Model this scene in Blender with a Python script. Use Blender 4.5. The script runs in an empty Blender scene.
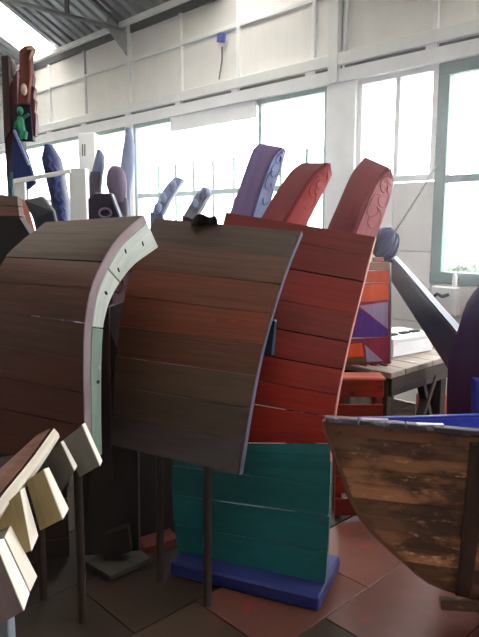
import bpy, bmesh, math, random
from mathutils import Vector as V, Matrix
random.seed(7)
S = bpy.context.scene
COL = S.collection
# ------------------------------------------------------------------ camera (photo frame 479 x 637)
FPX, CX, CY = 620.0, 239.5, 318.5
PITCH = math.atan(94.5 / FPX)
YAW = math.atan(601 / FPX * math.cos(PITCH))
EYE = V((0, 0, 1.6))
F = V((-math.cos(YAW), math.sin(YAW), 0)); R = V((math.sin(YAW), math.cos(YAW), 0)); Z = V((0, 0, 1))
FC = F * math.cos(PITCH) - Z * math.sin(PITCH); UP = F * math.sin(PITCH) + Z * math.cos(PITCH)
cam = bpy.data.cameras.new('camera'); camo = bpy.data.objects.new('camera', cam); COL.objects.link(camo)
cam.sensor_fit = 'VERTICAL'; cam.sensor_height = 36; cam.lens = 36 * FPX / 637; cam.clip_start = .05; cam.clip_end = 300
camo.matrix_world = Matrix.Translation(EYE) @ Matrix((R, UP, -FC)).transposed().to_4x4()
S.camera = camo
# ------------------------------------------------------------------ world, sun, exposure
wd = bpy.data.worlds.new('overcast_sky'); S.world = wd; wd.use_nodes = True
bg = wd.node_tree.nodes['Background']; bg.inputs[0].default_value = (1, .975, .94, 1); bg.inputs[1].default_value = 3.2
S.view_settings.view_transform = 'Standard'; S.view_settings.look = 'None'; S.view_settings.gamma = 1
S.view_settings.use_curve_mapping = False
S.view_settings.exposure = 2.2
S.cycles.use_denoising = True
S.cycles.max_bounces = 10; S.cycles.diffuse_bounces = 6; S.cycles.transparent_max_bounces = 16

# ------------------------------------------------------------------ pixel -> place
def ray(x, y): return R * ((x - CX) / FPX) + FC + UP * ((CY - y) / FPX)
def P(x, y, d):                       # d = distance ahead of the viewer along the floor
    r = ray(x, y); return EYE + r * (d / r.dot(F))
def G(x, y, z=0.0):
    r = ray(x, y); return EYE + r * ((z - EYE.z) / r.z)
WY = 4.9
def W(x, y, D=WY):
    r = ray(x, y); return EYE + r * (D / r.y)
def proj(q):
    q = V(q) - EYE; d = q.dot(FC); return (CX + FPX * q.dot(R) / d, CY - FPX * q.dot(UP) / d)
def ground(v): return V((v.x, v.y, 0))

# ------------------------------------------------------------------ materials
def lin(h):
    o = []
    if isinstance(h, str): h = [int(h[i:i + 2], 16) for i in (1, 3, 5)]
    for c in h:
        c = c / 255
        o.append(c / 12.92 if c <= .04045 else ((c + .055) / 1.055) ** 2.4)
    return tuple(o) + (1,)
MC = {}
def mat(key, c1, c2=None, c3=None, rough=.6, scale=5, grain=26, wear=.62, bump=.25, uv=False, vary=.25, metal=0, spec=.4, cont=False, lo=.38, hi=.66):
    """painted / weathered wood, plaster or metal: patches of c1 and c2, worn spots of c3, grain along the piece"""
    if key in MC: return MC[key]
    m = bpy.data.materials.new(key); m.use_nodes = True; MC[key] = m
    nt = m.node_tree; N = nt.nodes; L = nt.links; b = N['Principled BSDF']
    b.inputs['Roughness'].default_value = rough; b.inputs['Metallic'].default_value = metal
    b.inputs['Specular IOR Level'].default_value = spec
    tc = N.new('ShaderNodeTexCoord'); oi = N.new('ShaderNodeObjectInfo')
    co = tc.outputs['UV' if uv else 'Object']
    add = N.new('ShaderNodeVectorMath'); add.operation = 'ADD'; L.new(co, add.inputs[0])
    mul = N.new('ShaderNodeMath'); mul.operation = 'MULTIPLY'; mul.inputs[1].default_value = 37; L.new(oi.outputs['Random'], mul.inputs[0])
    L.new(mul.outputs[0], add.inputs[1])
    def noise(vec, sc, det=5, ro=.6):
        n = N.new('ShaderNodeTexNoise'); n.inputs['Scale'].default_value = sc; n.inputs['Detail'].default_value = det
        n.inputs['Roughness'].default_value = ro; L.new(vec, n.inputs['Vector']); return n.outputs['Fac']
    def ramp(fac, a, c):
        r = N.new('ShaderNodeMapRange'); r.inputs[1].default_value = a; r.inputs[2].default_value = c; L.new(fac, r.inputs[0]); return r.outputs[0]
    def mixc(fac, A, B):
        x = N.new('ShaderNodeMix'); x.data_type = 'RGBA'; L.new(fac, x.inputs[0])
        for s, q in ((x.inputs[6], A), (x.inputs[7], B)):
            if isinstance(q, tuple): s.default_value = q
            else: L.new(q, s)
        return x.outputs[2]
    mp = N.new('ShaderNodeMapping'); mp.inputs['Scale'].default_value = (1.6, grain, grain) if uv else (grain, grain, grain * .12)
    L.new(add.outputs[0], mp.inputs[0])
    g = noise(mp.outputs[0], 1.5 if uv else .8, 6)
    m2_ = N.new('ShaderNodeMapping'); m2_.inputs['Scale'].default_value = (.45, 1, 1) if uv else (1, 1, 1); L.new(co if cont else add.outputs[0], m2_.inputs[0]); pv = m2_.outputs[0]
    c = lin(c1)
    c = mixc(ramp(noise(pv, scale), lo, hi), c, lin(c2 or c1))
    if c3: c = mixc(ramp(noise(pv, scale * 2.3, 8, .7), wear, wear + .08), c, lin(c3))
    hs = N.new('ShaderNodeHueSaturation'); L.new(c, hs.inputs['Color'])
    v = N.new('ShaderNodeMapRange'); v.inputs[3].default_value = 1 - vary; v.inputs[4].default_value = 1 + vary * .6; L.new(oi.outputs['Random'], v.inputs[0])
    gm = N.new('ShaderNodeMapRange'); gm.inputs[1].default_value = .3; gm.inputs[2].default_value = .65; gm.inputs[3].default_value = 1 - .8 * bump; gm.inputs[4].default_value = 1; L.new(g, gm.inputs[0])
    vm = N.new('ShaderNodeMath'); vm.operation = 'MULTIPLY'; L.new(v.outputs[0], vm.inputs[0]); L.new(gm.outputs[0], vm.inputs[1])
    L.new(vm.outputs[0], hs.inputs['Value']); L.new(hs.outputs[0], b.inputs['Base Color'])
    if bump:
        bp = N.new('ShaderNodeBump'); bp.inputs['Strength'].default_value = bump; bp.inputs['Distance'].default_value = .01
        L.new(g, bp.inputs['Height']); L.new(bp.outputs[0], b.inputs['Normal'])
    return m
def wood(key, a, b_=None, c=None, **k): return mat(key, a, b_, c, uv=True, **k)
def glass(key, tint=(1, 1, 1, 1), gl=.06):
    m = bpy.data.materials.new(key); m.use_nodes = True; nt = m.node_tree; nt.nodes.clear()
    o = nt.nodes.new('ShaderNodeOutputMaterial'); t = nt.nodes.new('ShaderNodeBsdfTransparent'); t.inputs[0].default_value = tint
    g = nt.nodes.new('ShaderNodeBsdfGlossy'); g.inputs['Roughness'].default_value = .03
    x = nt.nodes.new('ShaderNodeMixShader'); x.inputs[0].default_value = gl
    nt.links.new(t.outputs[0], x.inputs[1]); nt.links.new(g.outputs[0], x.inputs[2]); nt.links.new(x.outputs[0], o.inputs[0]); return m

# ------------------------------------------------------------------ objects
def tag(o, label, cat, group=None, kind=None):
    if label: o['label'] = label
    if cat: o['category'] = cat
    if group: o['group'] = group
    if kind: o['kind'] = kind
    return o
def thing(name, label, cat, loc, group=None):
    o = bpy.data.objects.new(name, None); COL.objects.link(o); o.location = loc; o.empty_display_size = .1
    return tag(o, label, cat, group)
def struct(name, loc=(0, 0, 0)):
    o = bpy.data.objects.new(name, None); COL.objects.link(o); o.location = loc; o['kind'] = 'structure'; return o
def base_loc(o):
    v = V(o.location)
    while o.parent: o = o.parent; v += V(o.location)
    return v
def part(name, verts, faces, m, parent=None, uvs=None, bevel=0, smooth=False, label=None):
    off = base_loc(parent) if parent else V((0, 0, 0))
    me = bpy.data.meshes.new(name); me.from_pydata([tuple(V(v) - off) for v in verts], [], faces)
    if uvs is not None:
        ul = me.uv_layers.new(name='UV')
        for lp in me.loops: ul.data[lp.index].uv = uvs[lp.vertex_index]
    bm = bmesh.new(); bm.from_mesh(me)
    bmesh.ops.recalc_face_normals(bm, faces=bm.faces)
    if bevel:
        es = [e for e in bm.edges if len(e.link_faces) == 2 and e.calc_face_angle(0) > .5]
        bmesh.ops.bevel(bm, geom=es, offset=bevel, segments=1, affect='EDGES', clamp_overlap=True)
    if smooth:
        for f in bm.faces: f.smooth = True
        for e in bm.edges:
            if len(e.link_faces) == 2 and e.calc_face_angle(0) > .7: e.smooth = False
    bm.to_mesh(me); bm.free()
    me.materials.append(m)
    o = bpy.data.objects.new(name, me); COL.objects.link(o)
    if parent: o.parent = parent
    if label: o['label'] = label
    return o
def copy_part(o, parent, shift):
    c = o.copy(); COL.objects.link(c); c.parent = parent; c.location = V(o.location) + V(shift); return c
BOXF = [(0, 1, 3, 2), (4, 6, 7, 5), (0, 4, 5, 1), (2, 3, 7, 6), (0, 2, 6, 4), (1, 5, 7, 3)]
def box(name, c, hx, hy, hz, m, parent=None, bevel=.004, label=None):
    c = V(c); hx, hy, hz = V(hx), V(hy), V(hz); vs = []; uv = []
    ln = sorted([(hx.length, 0), (hy.length, 1), (hz.length, 2)], reverse=True)
    for i in (-1, 1):
        for j in (-1, 1):
            for k in (-1, 1):
                vs.append(c + hx * i + hy * j + hz * k)
                q = (i * hx.length, j * hy.length, k * hz.length)
                uv.append((q[ln[0][1]], q[ln[1][1]] + q[ln[2][1]]))
    return part(name, vs, BOXF, m, parent, uv, bevel, label=label)
def abox(name, x0, x1, y0, y1, z0, z1, m, parent=None, bevel=.004, label=None):
    return box(name, ((x0 + x1) / 2, (y0 + y1) / 2, (z0 + z1) / 2), ((x1 - x0) / 2, 0, 0), (0, (y1 - y0) / 2, 0), (0, 0, (z1 - z0) / 2), m, parent, bevel, label)
def bar(name, a, b_, w, h, m, parent=None, bevel=.003, side=None, label=None):
    a, b_ = V(a), V(b_); d = (b_ - a).normalized(); s = V(side) if side else d.cross(Z)
    if s.length < .01: s = R.copy()
    s = (s - d * s.dot(d)).normalized(); u = s.cross(d).normalized()
    return box(name, (a + b_) / 2, (b_ - a) / 2, s * w / 2, u * h / 2, m, parent, bevel, label)
def spline(pts, n):
    """n+1 points spaced evenly along a Catmull-Rom curve"""
    pts = [V(p) for p in pts]
    if len(pts) == 2: return [pts[0].lerp(pts[1], i / n) for i in range(n + 1)]
    q = [pts[0] * 2 - pts[1]] + pts + [pts[-1] * 2 - pts[-2]]; dense = []
    for i in range(1, len(q) - 2):
        a, b_, c, d = q[i - 1:i + 3]
        for k in range(12):
            t = k / 12
            dense.append(.5 * ((2 * b_) + (c - a) * t + (2 * a - 5 * b_ + 4 * c - d) * t * t + (3 * b_ - a - 3 * c + d) * t ** 3))
    dense.append(pts[-1]); L = [0]
    for i in range(1, len(dense)): L.append(L[-1] + (dense[i] - dense[i - 1]).length)
    out = []; j = 0
    for i in range(n + 1):
        s = L[-1] * i / n
        while j < len(L) - 2 and L[j + 1] < s: j += 1
        t = (s - L[j]) / max(1e-9, L[j + 1] - L[j]); out.append(dense[j].lerp(dense[j + 1], min(1, max(0, t))))
    return out
def tube(name, pts, r, m, parent=None, n=8, rad=None, label=None, closed=False):
    pts = [V(p) for p in pts]; vs = []; fs = []; uv = []; ref = None
    for i, p in enumerate(pts):
        d = (pts[min(i + 1, len(pts) - 1)] - pts[max(i - 1, 0)]).normalized()
        if ref is None: ref = d.orthogonal()
        s = (ref - d * ref.dot(d)).normalized(); ref = s; u = d.cross(s); rr = rad[i] if rad else r
        for k in range(n):
            a = 2 * math.pi * k / n; vs.append(p + (s * math.cos(a) + u * math.sin(a)) * rr); uv.append((i * .1, a * rr))
    for i in range(len(pts) - 1):
        for k in range(n): fs.append((i * n + k, i * n + (k + 1) % n, (i + 1) * n + (k + 1) % n, (i + 1) * n + k))
    fs += [tuple(range(n))[::-1], tuple(range((len(pts) - 1) * n, len(pts) * n))]
    return part(name, vs, fs, m, parent, uv, smooth=True, label=label)
def loft(name, edges, m, parent=None, n=10, bevel=.004, label=None, smooth=False):
    """solid between several long edges (a ring of polylines), capped at both ends"""
    es = [spline(e, n) for e in edges]; k = len(es); vs = []; uv = []; s = 0
    for i in range(n + 1):
        if i: s += (es[0][i] - es[0][i - 1]).length
        w = 0
        for j in range(k):
            if j: w += (es[j][i] - es[j - 1][i]).length
            vs.append(es[j][i]); uv.append((s, w))
    fs = [(i * k + j, i * k + (j + 1) % k, (i + 1) * k + (j + 1) % k, (i + 1) * k + j) for i in range(n) for j in range(k)]
    fs += [tuple(range(k))[::-1], tuple(range(n * k, (n + 1) * k))]
    return part(name, vs, fs, m, parent, uv, bevel, smooth, label)
def prism(name, pts, ext, m, parent=None, bevel=.003, label=None):
    pts = [V(p) for p in pts]; n = len(pts); e = V(ext); vs = pts + [p + e for p in pts]
    r = (pts[1] - pts[0]).normalized()
    uv = [((p - pts[0]).dot(Z), (p - pts[0]).dot(R)) for p in pts]; uv = uv + [(a + .02, c + .02) for a, c in uv]
    fs = [tuple(range(n))[::-1], tuple(range(n, 2 * n))] + [(i, (i + 1) % n, n + (i + 1) % n, n + i) for i in range(n)]
    return part(name, vs, fs, m, parent, uv, bevel, label=label)
def rows(name, rw, d, th, m, parent=None, ex=2.6, seg=16, sub=3, label=None, floor=None, dep=None):
    """carved upright piece: rows of (y, x_left, x_right[, depth shift]) in pixels at distance d, rounded section of depth th"""
    A = []; B = []
    for r_ in rw:
        dd = d + (r_[3] if len(r_) > 3 else 0)
        A.append(P(r_[1], r_[0], dd)); B.append(P(r_[2], r_[0], dd))
    if floor:
        A.append(ground(P(floor[0], rw[-1][0], d))); B.append(ground(P(floor[1], rw[-1][0], d)))
    n = (len(A) - 1) * sub; A = spline(A, n); B = spline(B, n); vs = []; fs = []; uv = []
    back = V(dep) if dep else F
    w0 = max((a - b_).length for a, b_ in zip(A, B))
    for i in range(n + 1):
        c = (A[i] + B[i]) / 2; h = (B[i] - A[i]) / 2; t = th / 2 * min(1, .35 + .65 * 2 * h.length / w0 * 1.3)
        for k in range(seg):
            a = 2 * math.pi * k / seg; ca, sa = math.cos(a), math.sin(a)
            vs.append(c + h * math.copysign(abs(ca) ** (2 / ex), ca) + back * (t * math.copysign(abs(sa) ** (2 / ex), sa)))
            uv.append(((c - A[0]).length, k * .02))
    for i in range(n):
        for k in range(seg): fs.append((i * seg + k, i * seg + (k + 1) % seg, (i + 1) * seg + (k + 1) % seg, (i + 1) * seg + k))
    fs += [tuple(range(seg))[::-1], tuple(range(n * seg, (n + 1) * seg))]
    return part(name, vs, fs, m, parent, uv, smooth=True, label=label)
def blob(name, c, hx, hy, hz, m, parent=None, label=None, noise=0, seg=14, rings=9):
    c = V(c); hx, hy, hz = V(hx), V(hy), V(hz); vs = [c + hz]; uv = [(0, 0)]
    for i in range(1, rings):
        t = math.pi * i / rings
        for k in range(seg):
            a = 2 * math.pi * k / seg; q = 1 + noise * random.uniform(-1, 1)
            vs.append(c + (hx * math.cos(a) * math.sin(t) + hy * math.sin(a) * math.sin(t) + hz * math.cos(t)) * q); uv.append((t * .1, a * .1))
    vs.append(c - hz); uv.append((.3, 0)); e = len(vs) - 1
    fs = [(0, 1 + k, 1 + (k + 1) % seg) for k in range(seg)]
    for i in range(rings - 2):
        for k in range(seg): fs.append((1 + i * seg + k, 1 + (i + 1) * seg + k, 1 + (i + 1) * seg + (k + 1) % seg, 1 + i * seg + (k + 1) % seg))
    fs += [(e, 1 + (rings - 2) * seg + (k + 1) % seg, 1 + (rings - 2) * seg + k) for k in range(seg)]
    return part(name, vs, fs, m, parent, uv, smooth=True, label=label)
def hull_panel(root, Lp, Rp, n, mats, th, gap=.003, cuts=None, rj=.002, sub=4, cols=6, bulge=0, yl=None, yr=None):
    """planks laid edge to edge between two curved sides, each plank its own piece; Lp, Rp run from top to bottom"""
    N = n * sub; A = spline(Lp, 240); B = spline(Rp, 240); out = []
    cuts = cuts or [i / n for i in range(n + 1)]; cl = list(cuts)
    if yr:                                          # seams given by their height on either side
        yof = lambda C_, y: min(range(241), key=lambda i: abs(proj(C_[i])[1] - y)) / 240
        cuts = [0] + [yof(B, y) for y in yr] + [1]; cl = [0] + [yof(A, y) for y in yl] + [1]
    def left(t):
        for i in range(n):
            if t <= cuts[i + 1] or i == n - 1: return cl[i] + (cl[i + 1] - cl[i]) * (t - cuts[i]) / (cuts[i + 1] - cuts[i])
    ln = sum((B[i + 1] - B[i]).length for i in range(240))
    def at(t, u):
        i = min(239.999, max(0, t * 240)); k = int(i); f_ = i - k
        j = min(239.999, max(0, left(t) * 240)); h = int(j); g_ = j - h
        return A[h].lerp(A[h + 1], g_).lerp(B[k].lerp(B[k + 1], f_), u)
    def nrm(t):
        a = at(max(0, t - .02), .5); c = at(min(1, t + .02), .5); s = at(t, 1) - at(t, 0)
        q = s.cross(c - a).normalized()
        return q if q.dot(F) > 0 else -q            # pointing away from the viewer
    for i in range(n):
        t0 = cuts[i] + gap / ln / 2 * random.uniform(.6, 1.5); t1 = cuts[i + 1] - gap / ln / 2 * random.uniform(.6, 1.5)
        ds = random.uniform(-rj, rj); u0 = random.uniform(-.006, .004); u1 = 1 + random.uniform(-.004, .005)
        sg = random.uniform(-.003, .003)
        vs = []; uv = []; fs = []
        for s_ in (0, 1):
            for a in range(sub + 1):
                for c in range(cols + 1):
                    u = u0 + (u1 - u0) * c / cols
                    t = t0 + (t1 - t0) * a / sub + sg * (c / cols - .5)
                    nn = nrm(t); p = at(min(1, max(0, t)), u) + nn * (ds + th * s_ - bulge * math.sin(math.pi * u))
                    vs.append(p); uv.append((u * (at(t0, 1) - at(t0, 0)).length, t * ln))
        r_ = cols + 1; o = (sub + 1) * r_
        for a in range(sub):
            for c in range(cols):
                q = a * r_ + c; fs.append((q, q + 1, q + r_ + 1, q + r_)); fs.append((o + q, o + q + r_, o + q + r_ + 1, o + q + 1))
        for c in range(cols):
            fs.append((c, o + c, o + c + 1, c + 1)); q = sub * r_ + c; fs.append((q, q + 1, o + q + 1, o + q))
        for a in range(sub):
            q = a * r_; fs.append((q, q + r_, o + q + r_, o + q)); q += cols; fs.append((q, o + q, o + q + r_, q + r_))
        out.append(part('plank', vs, fs, mats[i % len(mats)], root, uv, bevel=0))
    return at, nrm

# ------------------------------------------------------------------ palette
white = mat('wall_white', (240, 238, 238), (230, 229, 230), (214, 208, 202), rough=.7, scale=1.5, wear=.7, bump=.05, vary=.06)
whiter = mat('trim_white', '#f0f1f4', '#e4e7ec', rough=.55, scale=3, bump=.04, vary=.05)
metal_roof = mat('roof_steel', '#b4b7bd', '#9fa2a9', '#c3c1bb', rough=.45, scale=1.2, bump=.06, vary=.12, metal=.35)
steel_dark = mat('truss_grey', '#5f6066', '#4e4f55', rough=.55, bump=.05)
green_frame = mat('green_frame', '#1f5a50', '#194a42', rough=.45, bump=.05, vary=.05)
glare_frame = mat('glare_green_frame', '#7fa09e', '#6f918f', rough=.45, bump=.05, vary=.05)  # green frames made paler, window glare put into the colour
slot = mat('slot_dark', '#2a2b30', rough=.9, bump=0)
iron = mat('leg_iron', '#2a201b', '#35271f', '#40291e', rough=.65, scale=14, bump=.1)
tree_bark = mat('bark', '#4a4038', '#3c342e', bump=.2)
skylight_m = glass('skylight_sheet', (.95, .93, .84, 1), .04)
pane_m = glass('window_glass', (.97, .99, 1, 1), .05)

# ================================================================== SETTING
# floor: painted sheets laid along the depth of the hall
fl = struct('floor', (0, 0, 0))
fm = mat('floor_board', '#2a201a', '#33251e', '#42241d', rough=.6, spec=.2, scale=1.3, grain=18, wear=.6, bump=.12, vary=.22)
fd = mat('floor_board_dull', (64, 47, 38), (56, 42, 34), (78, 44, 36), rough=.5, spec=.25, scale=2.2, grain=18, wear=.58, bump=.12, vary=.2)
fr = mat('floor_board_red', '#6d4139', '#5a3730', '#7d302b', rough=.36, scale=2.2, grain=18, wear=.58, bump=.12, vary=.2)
abox('floor_bed', -15, 7, -9.2, 5.0, -.12, -.022, fm, fl, 0)
pr = {}; bw, bl = .46, .62
for i in range(-13, 3):
    for j in range(-1, 9):
        y0 = j * bl + (.31 if i % 2 else .0) - .3; x0 = i * bw - .06
        if y0 > WY - .1: continue
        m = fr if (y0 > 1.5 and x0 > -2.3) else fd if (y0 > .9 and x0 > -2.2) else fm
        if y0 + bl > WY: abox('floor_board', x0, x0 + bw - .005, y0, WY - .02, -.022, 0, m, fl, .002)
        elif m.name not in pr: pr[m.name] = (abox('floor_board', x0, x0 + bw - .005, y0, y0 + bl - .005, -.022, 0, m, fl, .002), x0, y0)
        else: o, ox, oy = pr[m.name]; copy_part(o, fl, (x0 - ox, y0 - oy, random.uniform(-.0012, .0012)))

# far wall with the window bays
wl = struct('wall_far', (0, WY, 0))
XL, XR = -14.6, 6.4
studs = [-12.6, -11.5, -10.45, -9.4, -8.33, -7.18, -6.1, -5.11, -4.06, -2.77, -1.7, -.6, .5, 1.6, 2.7, 3.8, 4.9, 6.0]
allx = [XL] + studs + [XR]
for a, b_ in zip(allx, allx[1:]):          # upper wall sheets
    abox('wall_panel', a + .004, b_ - .004, WY + .0, WY + .05, 3.1, 3.715, white, wl, .002)
    abox('wall_panel', a + .004, b_ - .004, WY + .0, WY + .05, 3.725, 4.3, white, wl, .002)
for s in studs:
    w = .045
    abox('stud', s - w / 2, s + w / 2, WY - .035, WY, 3.16, 4.06, whiter, wl)
abox('rail', XL, XR, WY - .03, WY, 3.695, 3.74, whiter, wl)
abox('beam', XL, XR, WY - .09, WY + .05, 3.05, 3.16, whiter, wl, .006)
abox('slot', XL, XR, WY - .045, WY + .04, 3.02, 3.05, slot, wl, 0)
abox('beam', XL, XR, WY - .075, WY + .05, 2.9, 3.02, whiter, wl, .006)
for a in studs: abox('slot_block', a - .05, a + .05, WY - .08, WY, 3.018, 3.052, whiter, wl, 0)
cols_x = [(-10.75, -10.6), (-7.28, -7.12), (-3.86, -3.52), (-.35, -.1), (3.2, 3.45)]
for a, b_ in cols_x:
    abox('column', a, b_, WY - .06, WY + .1, 0, 2.9, whiter, wl, .006)
abox('column', -3.82, -3.71, WY - .1, WY, 2.9, 4.2, whiter, wl, .004); abox('column', -7.23, -7.15, WY - .06, WY, 2.9, 4.2, whiter, wl, .004)
abox('conduit', -3.69, -3.665, WY - .05, WY, 2.9, 4.1, whiter, wl, .004)
SILL, HEAD, TR = 1.1, 2.9, 1.97
def low_wall(x0, x1, z1, n):
    st = (x1 - x0) / n
    for i in range(n):
        zs = [0, .45, .74, 1.1] if z1 < 1.3 else [0, .36, .74, 1.36, z1]
        for a, b_ in zip(zs, zs[1:]): abox('wall_panel', x0 + i * st + .004, x0 + (i + 1) * st - .004, WY - .01, WY + .06, a + .004, b_ - .004, white, wl, .003)
    abox('wall_core', x0, x1, WY + .03, WY + .08, 0, z1, white, wl, 0)
low_wall(XL, -10.75, SILL, 3); low_wall(-10.6, -7.28, SILL, 5); low_wall(-7.12, -3.86, SILL, 5)
low_wall(-3.52, -2.72, TR - .01, 2); low_wall(-2.72, -.35, SILL, 3); low_wall(-.1, 3.2, SILL, 4); low_wall(3.45, XR, SILL, 3)
wn = [0]
def window(x0, x1, z0, z1, mull, frame, transom=True, bars=0, t=.05):
    wn[0] += 1; w = struct('window_%d' % wn[0], ((x0 + x1) / 2, WY, z0)); y0, y1 = WY - .03, WY + .05
    abox('frame_rail', x0, x1, y0, y1, z0, z0 + t, frame, w); abox('frame_rail', x0, x1, y0, y1, z1 - t, z1, frame, w)
    xs = [x0 + t / 2] + mull + [x1 - t / 2]
    for x in xs: abox('frame_stile', x - t / 2, x + t / 2, y0 + .003, y1 - .003, z0 + t, z1 - t, frame, w)
    zs = [z0 + t, z1 - t]
    if transom:
        zs = [z0 + t, TR, z1 - t]
        for a, b_ in zip(xs, xs[1:]): abox('transom', a + t / 2, b_ - t / 2, y0 + .006, y1 - .006, TR - .03, TR + .03, frame, w)
    for a, b_ in zip(xs, xs[1:]):
        for c, d in zip(zs, zs[1:]): abox('pane', a + t / 2, b_ - t / 2, WY + .008, WY + .014, c + (.03 if c == TR else 0), d - (.03 if d == TR else 0), pane_m, w, 0)
    if bars:
        n = int((x1 - x0) / bars)
        for i in range(1, n): 
            x = x0 + (x1 - x0) * i / n
            abox('bar', x - .012, x + .012, WY + .09, WY + .115, z0 - .1, 2.36, green_frame, w, 0)
    return w
window(-14.3, -10.75, SILL, HEAD, [-12.5], glare_frame, bars=.4)
window(-10.6, -7.28, SILL, HEAD, [-9.5, -8.4], glare_frame)
window(-7.12, -3.86, SILL, HEAD, [-4.78], glare_frame, bars=.33)
window(-3.52, -2.72, TR, HEAD, [-3.1], whiter, transom=False)
window(-2.72, -.35, SILL, HEAD, [-1.55], green_frame, t=.1)
window(-.1, 3.2, SILL, HEAD, [1.0, 2.1], green_frame)
window(3.45, 6.2, SILL, HEAD, [4.8], green_frame)
abox('blind', -6.3, -4.82, WY - .05, WY - .02, 2.72, 2.9, whiter, wl, .01)

# other walls of the hall (behind the viewer)
for nm, a in (('wall_left', (-14.8, -14.6)), ('wall_right', (6.4, 6.6))):
    w = struct(nm, (a[0], 0, 0)); abox('wall_panel', a[0], a[1], -9.2, WY + .1, 0, 8.2, white, w, 0)
wb = struct('wall_back', (0, -9.1, 0))
abox('wall_panel', XL, XR, -9.2, -9.1, 0, 4.3, white, wb, 0)

# roof: trapezoid steel sheets with skylight strips, trusses, purlins
ce = struct('ceiling', (0, 0, 4.1)); SL = .55; RIDGE = -2.1
def roof_sheet(x0, x1, m, nm, sgn=1):
    pitch = .2; xs = [x0]; hs = [0]; n = max(1, round((x1 - x0) / pitch)); p = (x1 - x0) / n
    for i in range(n):
        b0 = x0 + i * p
        for u, h in ((.55, 0), (.62, .055), (.93, .055), (1, 0)): xs.append(b0 + u * p); hs.append(h)
    vs = []; fs = []
    for (y, z) in ((WY + .15, 4.08), (RIDGE, 4.16 + SL * (WY - RIDGE))) if sgn > 0 else ((RIDGE, 4.16 + SL * (WY - RIDGE)), (2 * RIDGE - WY - .15, 4.08)):
        for x, h in zip(xs, hs): vs.append((x, y, z + h))
    k = len(xs); fs = [(i, i + 1, k + i + 1, k + i) for i in range(k - 1)]
    return part(nm, vs, fs, m, ce)
sk = [(-9.86, -9.0), (-5.3, -4.44), (-.86, .0)]
x = XL - .1
edges = [x]
for a, b_ in sk: edges += [a, b_]
edges.append(XR + .1)
for i, (a, b_) in enumerate(zip(edges, edges[1:])):
    if (a, b_) in sk:
        roof_sheet(a + .002, b_ - .002, skylight_m, 'skylight_sheet', 1); roof_sheet(a + .002, b_ - .002, metal_roof, 'roof_sheet', -1)
    else:
        n = max(1, round((b_ - a) / 1.0))
        for j in range(n):
            for sg in (1, -1): roof_sheet(a + (b_ - a) * j / n, a + (b_ - a) * (j + 1) / n, metal_roof, 'roof_sheet', sg)
for k, yy in enumerate((4.74, 3.3, 1.8, .3, -1.2)):
    z = 4.1 + SL * (WY - yy) - .03; abox('purlin', XL, XR, yy - .03, yy + .03, z - .06, z, whiter if k == 0 else steel_dark, ce)
abox('eaves_filler', XL, XR, WY - .02, WY + .03, 4.06, 4.16, slot, ce, 0)
for tx in (-10.7, -7.18, -3.77, -.2, 3.3):
    tr_ = part  # truss pieces belong to the roof
    bar('truss_chord', (tx, WY - .1, 4.08), (tx, 2 * RIDGE - WY, 4.2), .05, .045, steel_dark, ce, side=(1, 0, 0))
    for yy in (4.0, 2.4, .8, -.8):
        bar('truss_web', (tx, yy, 4.1), (tx, yy, 4.1 + SL * (WY - yy) - .04), .05, .05, steel_dark, ce)
    for ya, yb in ((2.4, .8), (.8, -.8)):
        bar('truss_web', (tx, ya, 4.12), (tx, yb, 4.1 + SL * (WY - yb) - .1), .05, .05, steel_dark, ce, side=(1, 0, 0))
    bar('rafter', (tx, WY - .1, 4.1), (tx, RIDGE, 4.06 + SL * (WY - RIDGE)), -.0 + .05, .05, steel_dark, ce, side=(1, 0, 0))
    prism('gusset_plate', [(tx - .01, WY - .03, 3.74), (tx - .01, WY - .03, 4.3), (tx - .01, WY - .34, 4.26), (tx - .01, WY - .34, 4.05)], (.02, 0, 0), mat('gusset', '#aeb0b5', '#9c9ea4', bump=.05), ce)

# outside: pale yard and a soft tree beyond the right-hand window
yard = struct('ground_outside', (0, 0, -.15)); abox('yard_slab', -60, 60, WY + .15, 70, -.25, -.15, mat('yard', '#b9b6ae', '#a9a79f', scale=.5, bump=.05), yard, 0)

sh = thing('shrub', 'pale leafy shrub outside, low in the green framed window', 'plant', (P(462, 270, 12).x, P(462, 270, 12).y, -.15))
lv = mat('shrub_leaf', '#5a6b5c', '#4d5e52', rough=.8, scale=2, bump=.1); vs = []; fs = []; rs_ = random.Random(3)
for k in range(700):
    th_ = rs_.uniform(0, 6.283); ph = rs_.uniform(-.9, 1.2); r_ = rs_.uniform(.6, 1); c = P(462, 282, 12) + R * (.55 * r_ * math.cos(th_) * math.cos(ph)) + F * (.5 * r_ * math.sin(th_) * math.cos(ph)) + Z * (.42 * r_ * math.sin(ph) - .05)
    u = V((rs_.gauss(0, 1), rs_.gauss(0, 1), rs_.gauss(0, 1))).normalized() * .09; w = u.orthogonal().normalized() * .05; i0 = len(vs)
    vs += [c - u, c + w, c + u, c - w]; fs.append((i0, i0 + 1, i0 + 2, i0 + 3))
part('foliage', vs, fs, lv, sh)
for k in (-.12, .05, .2): tube('stem', [V(sh.location) + R * k * .3, V(sh.location) + R * k + Z * .5, P(462, 282, 12) + R * k * 2], .025, tree_bark, sh, 6)

# blue box and its cord high on the wall
q = W(225, 39); t_ = thing('junction_box', 'small blue box high on the white wall above a hanging cord', 'box', (q.x, WY, q.z - .05))
box('body', (q.x, WY - .055, q.z), (.055, 0, -.012), (0, .02, 0), (.01, 0, .045), mat('sign_blue', '#3c4bb0', '#32409c', bump=.03, rough=.4), t_, .006)
q2 = W(222, 80); tube('cord', [W(222, 47, WY - .045), W(222, 60, WY - .045), (q2.x, WY - .045, q2.z)], .007, slot, t_, 6)

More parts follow.
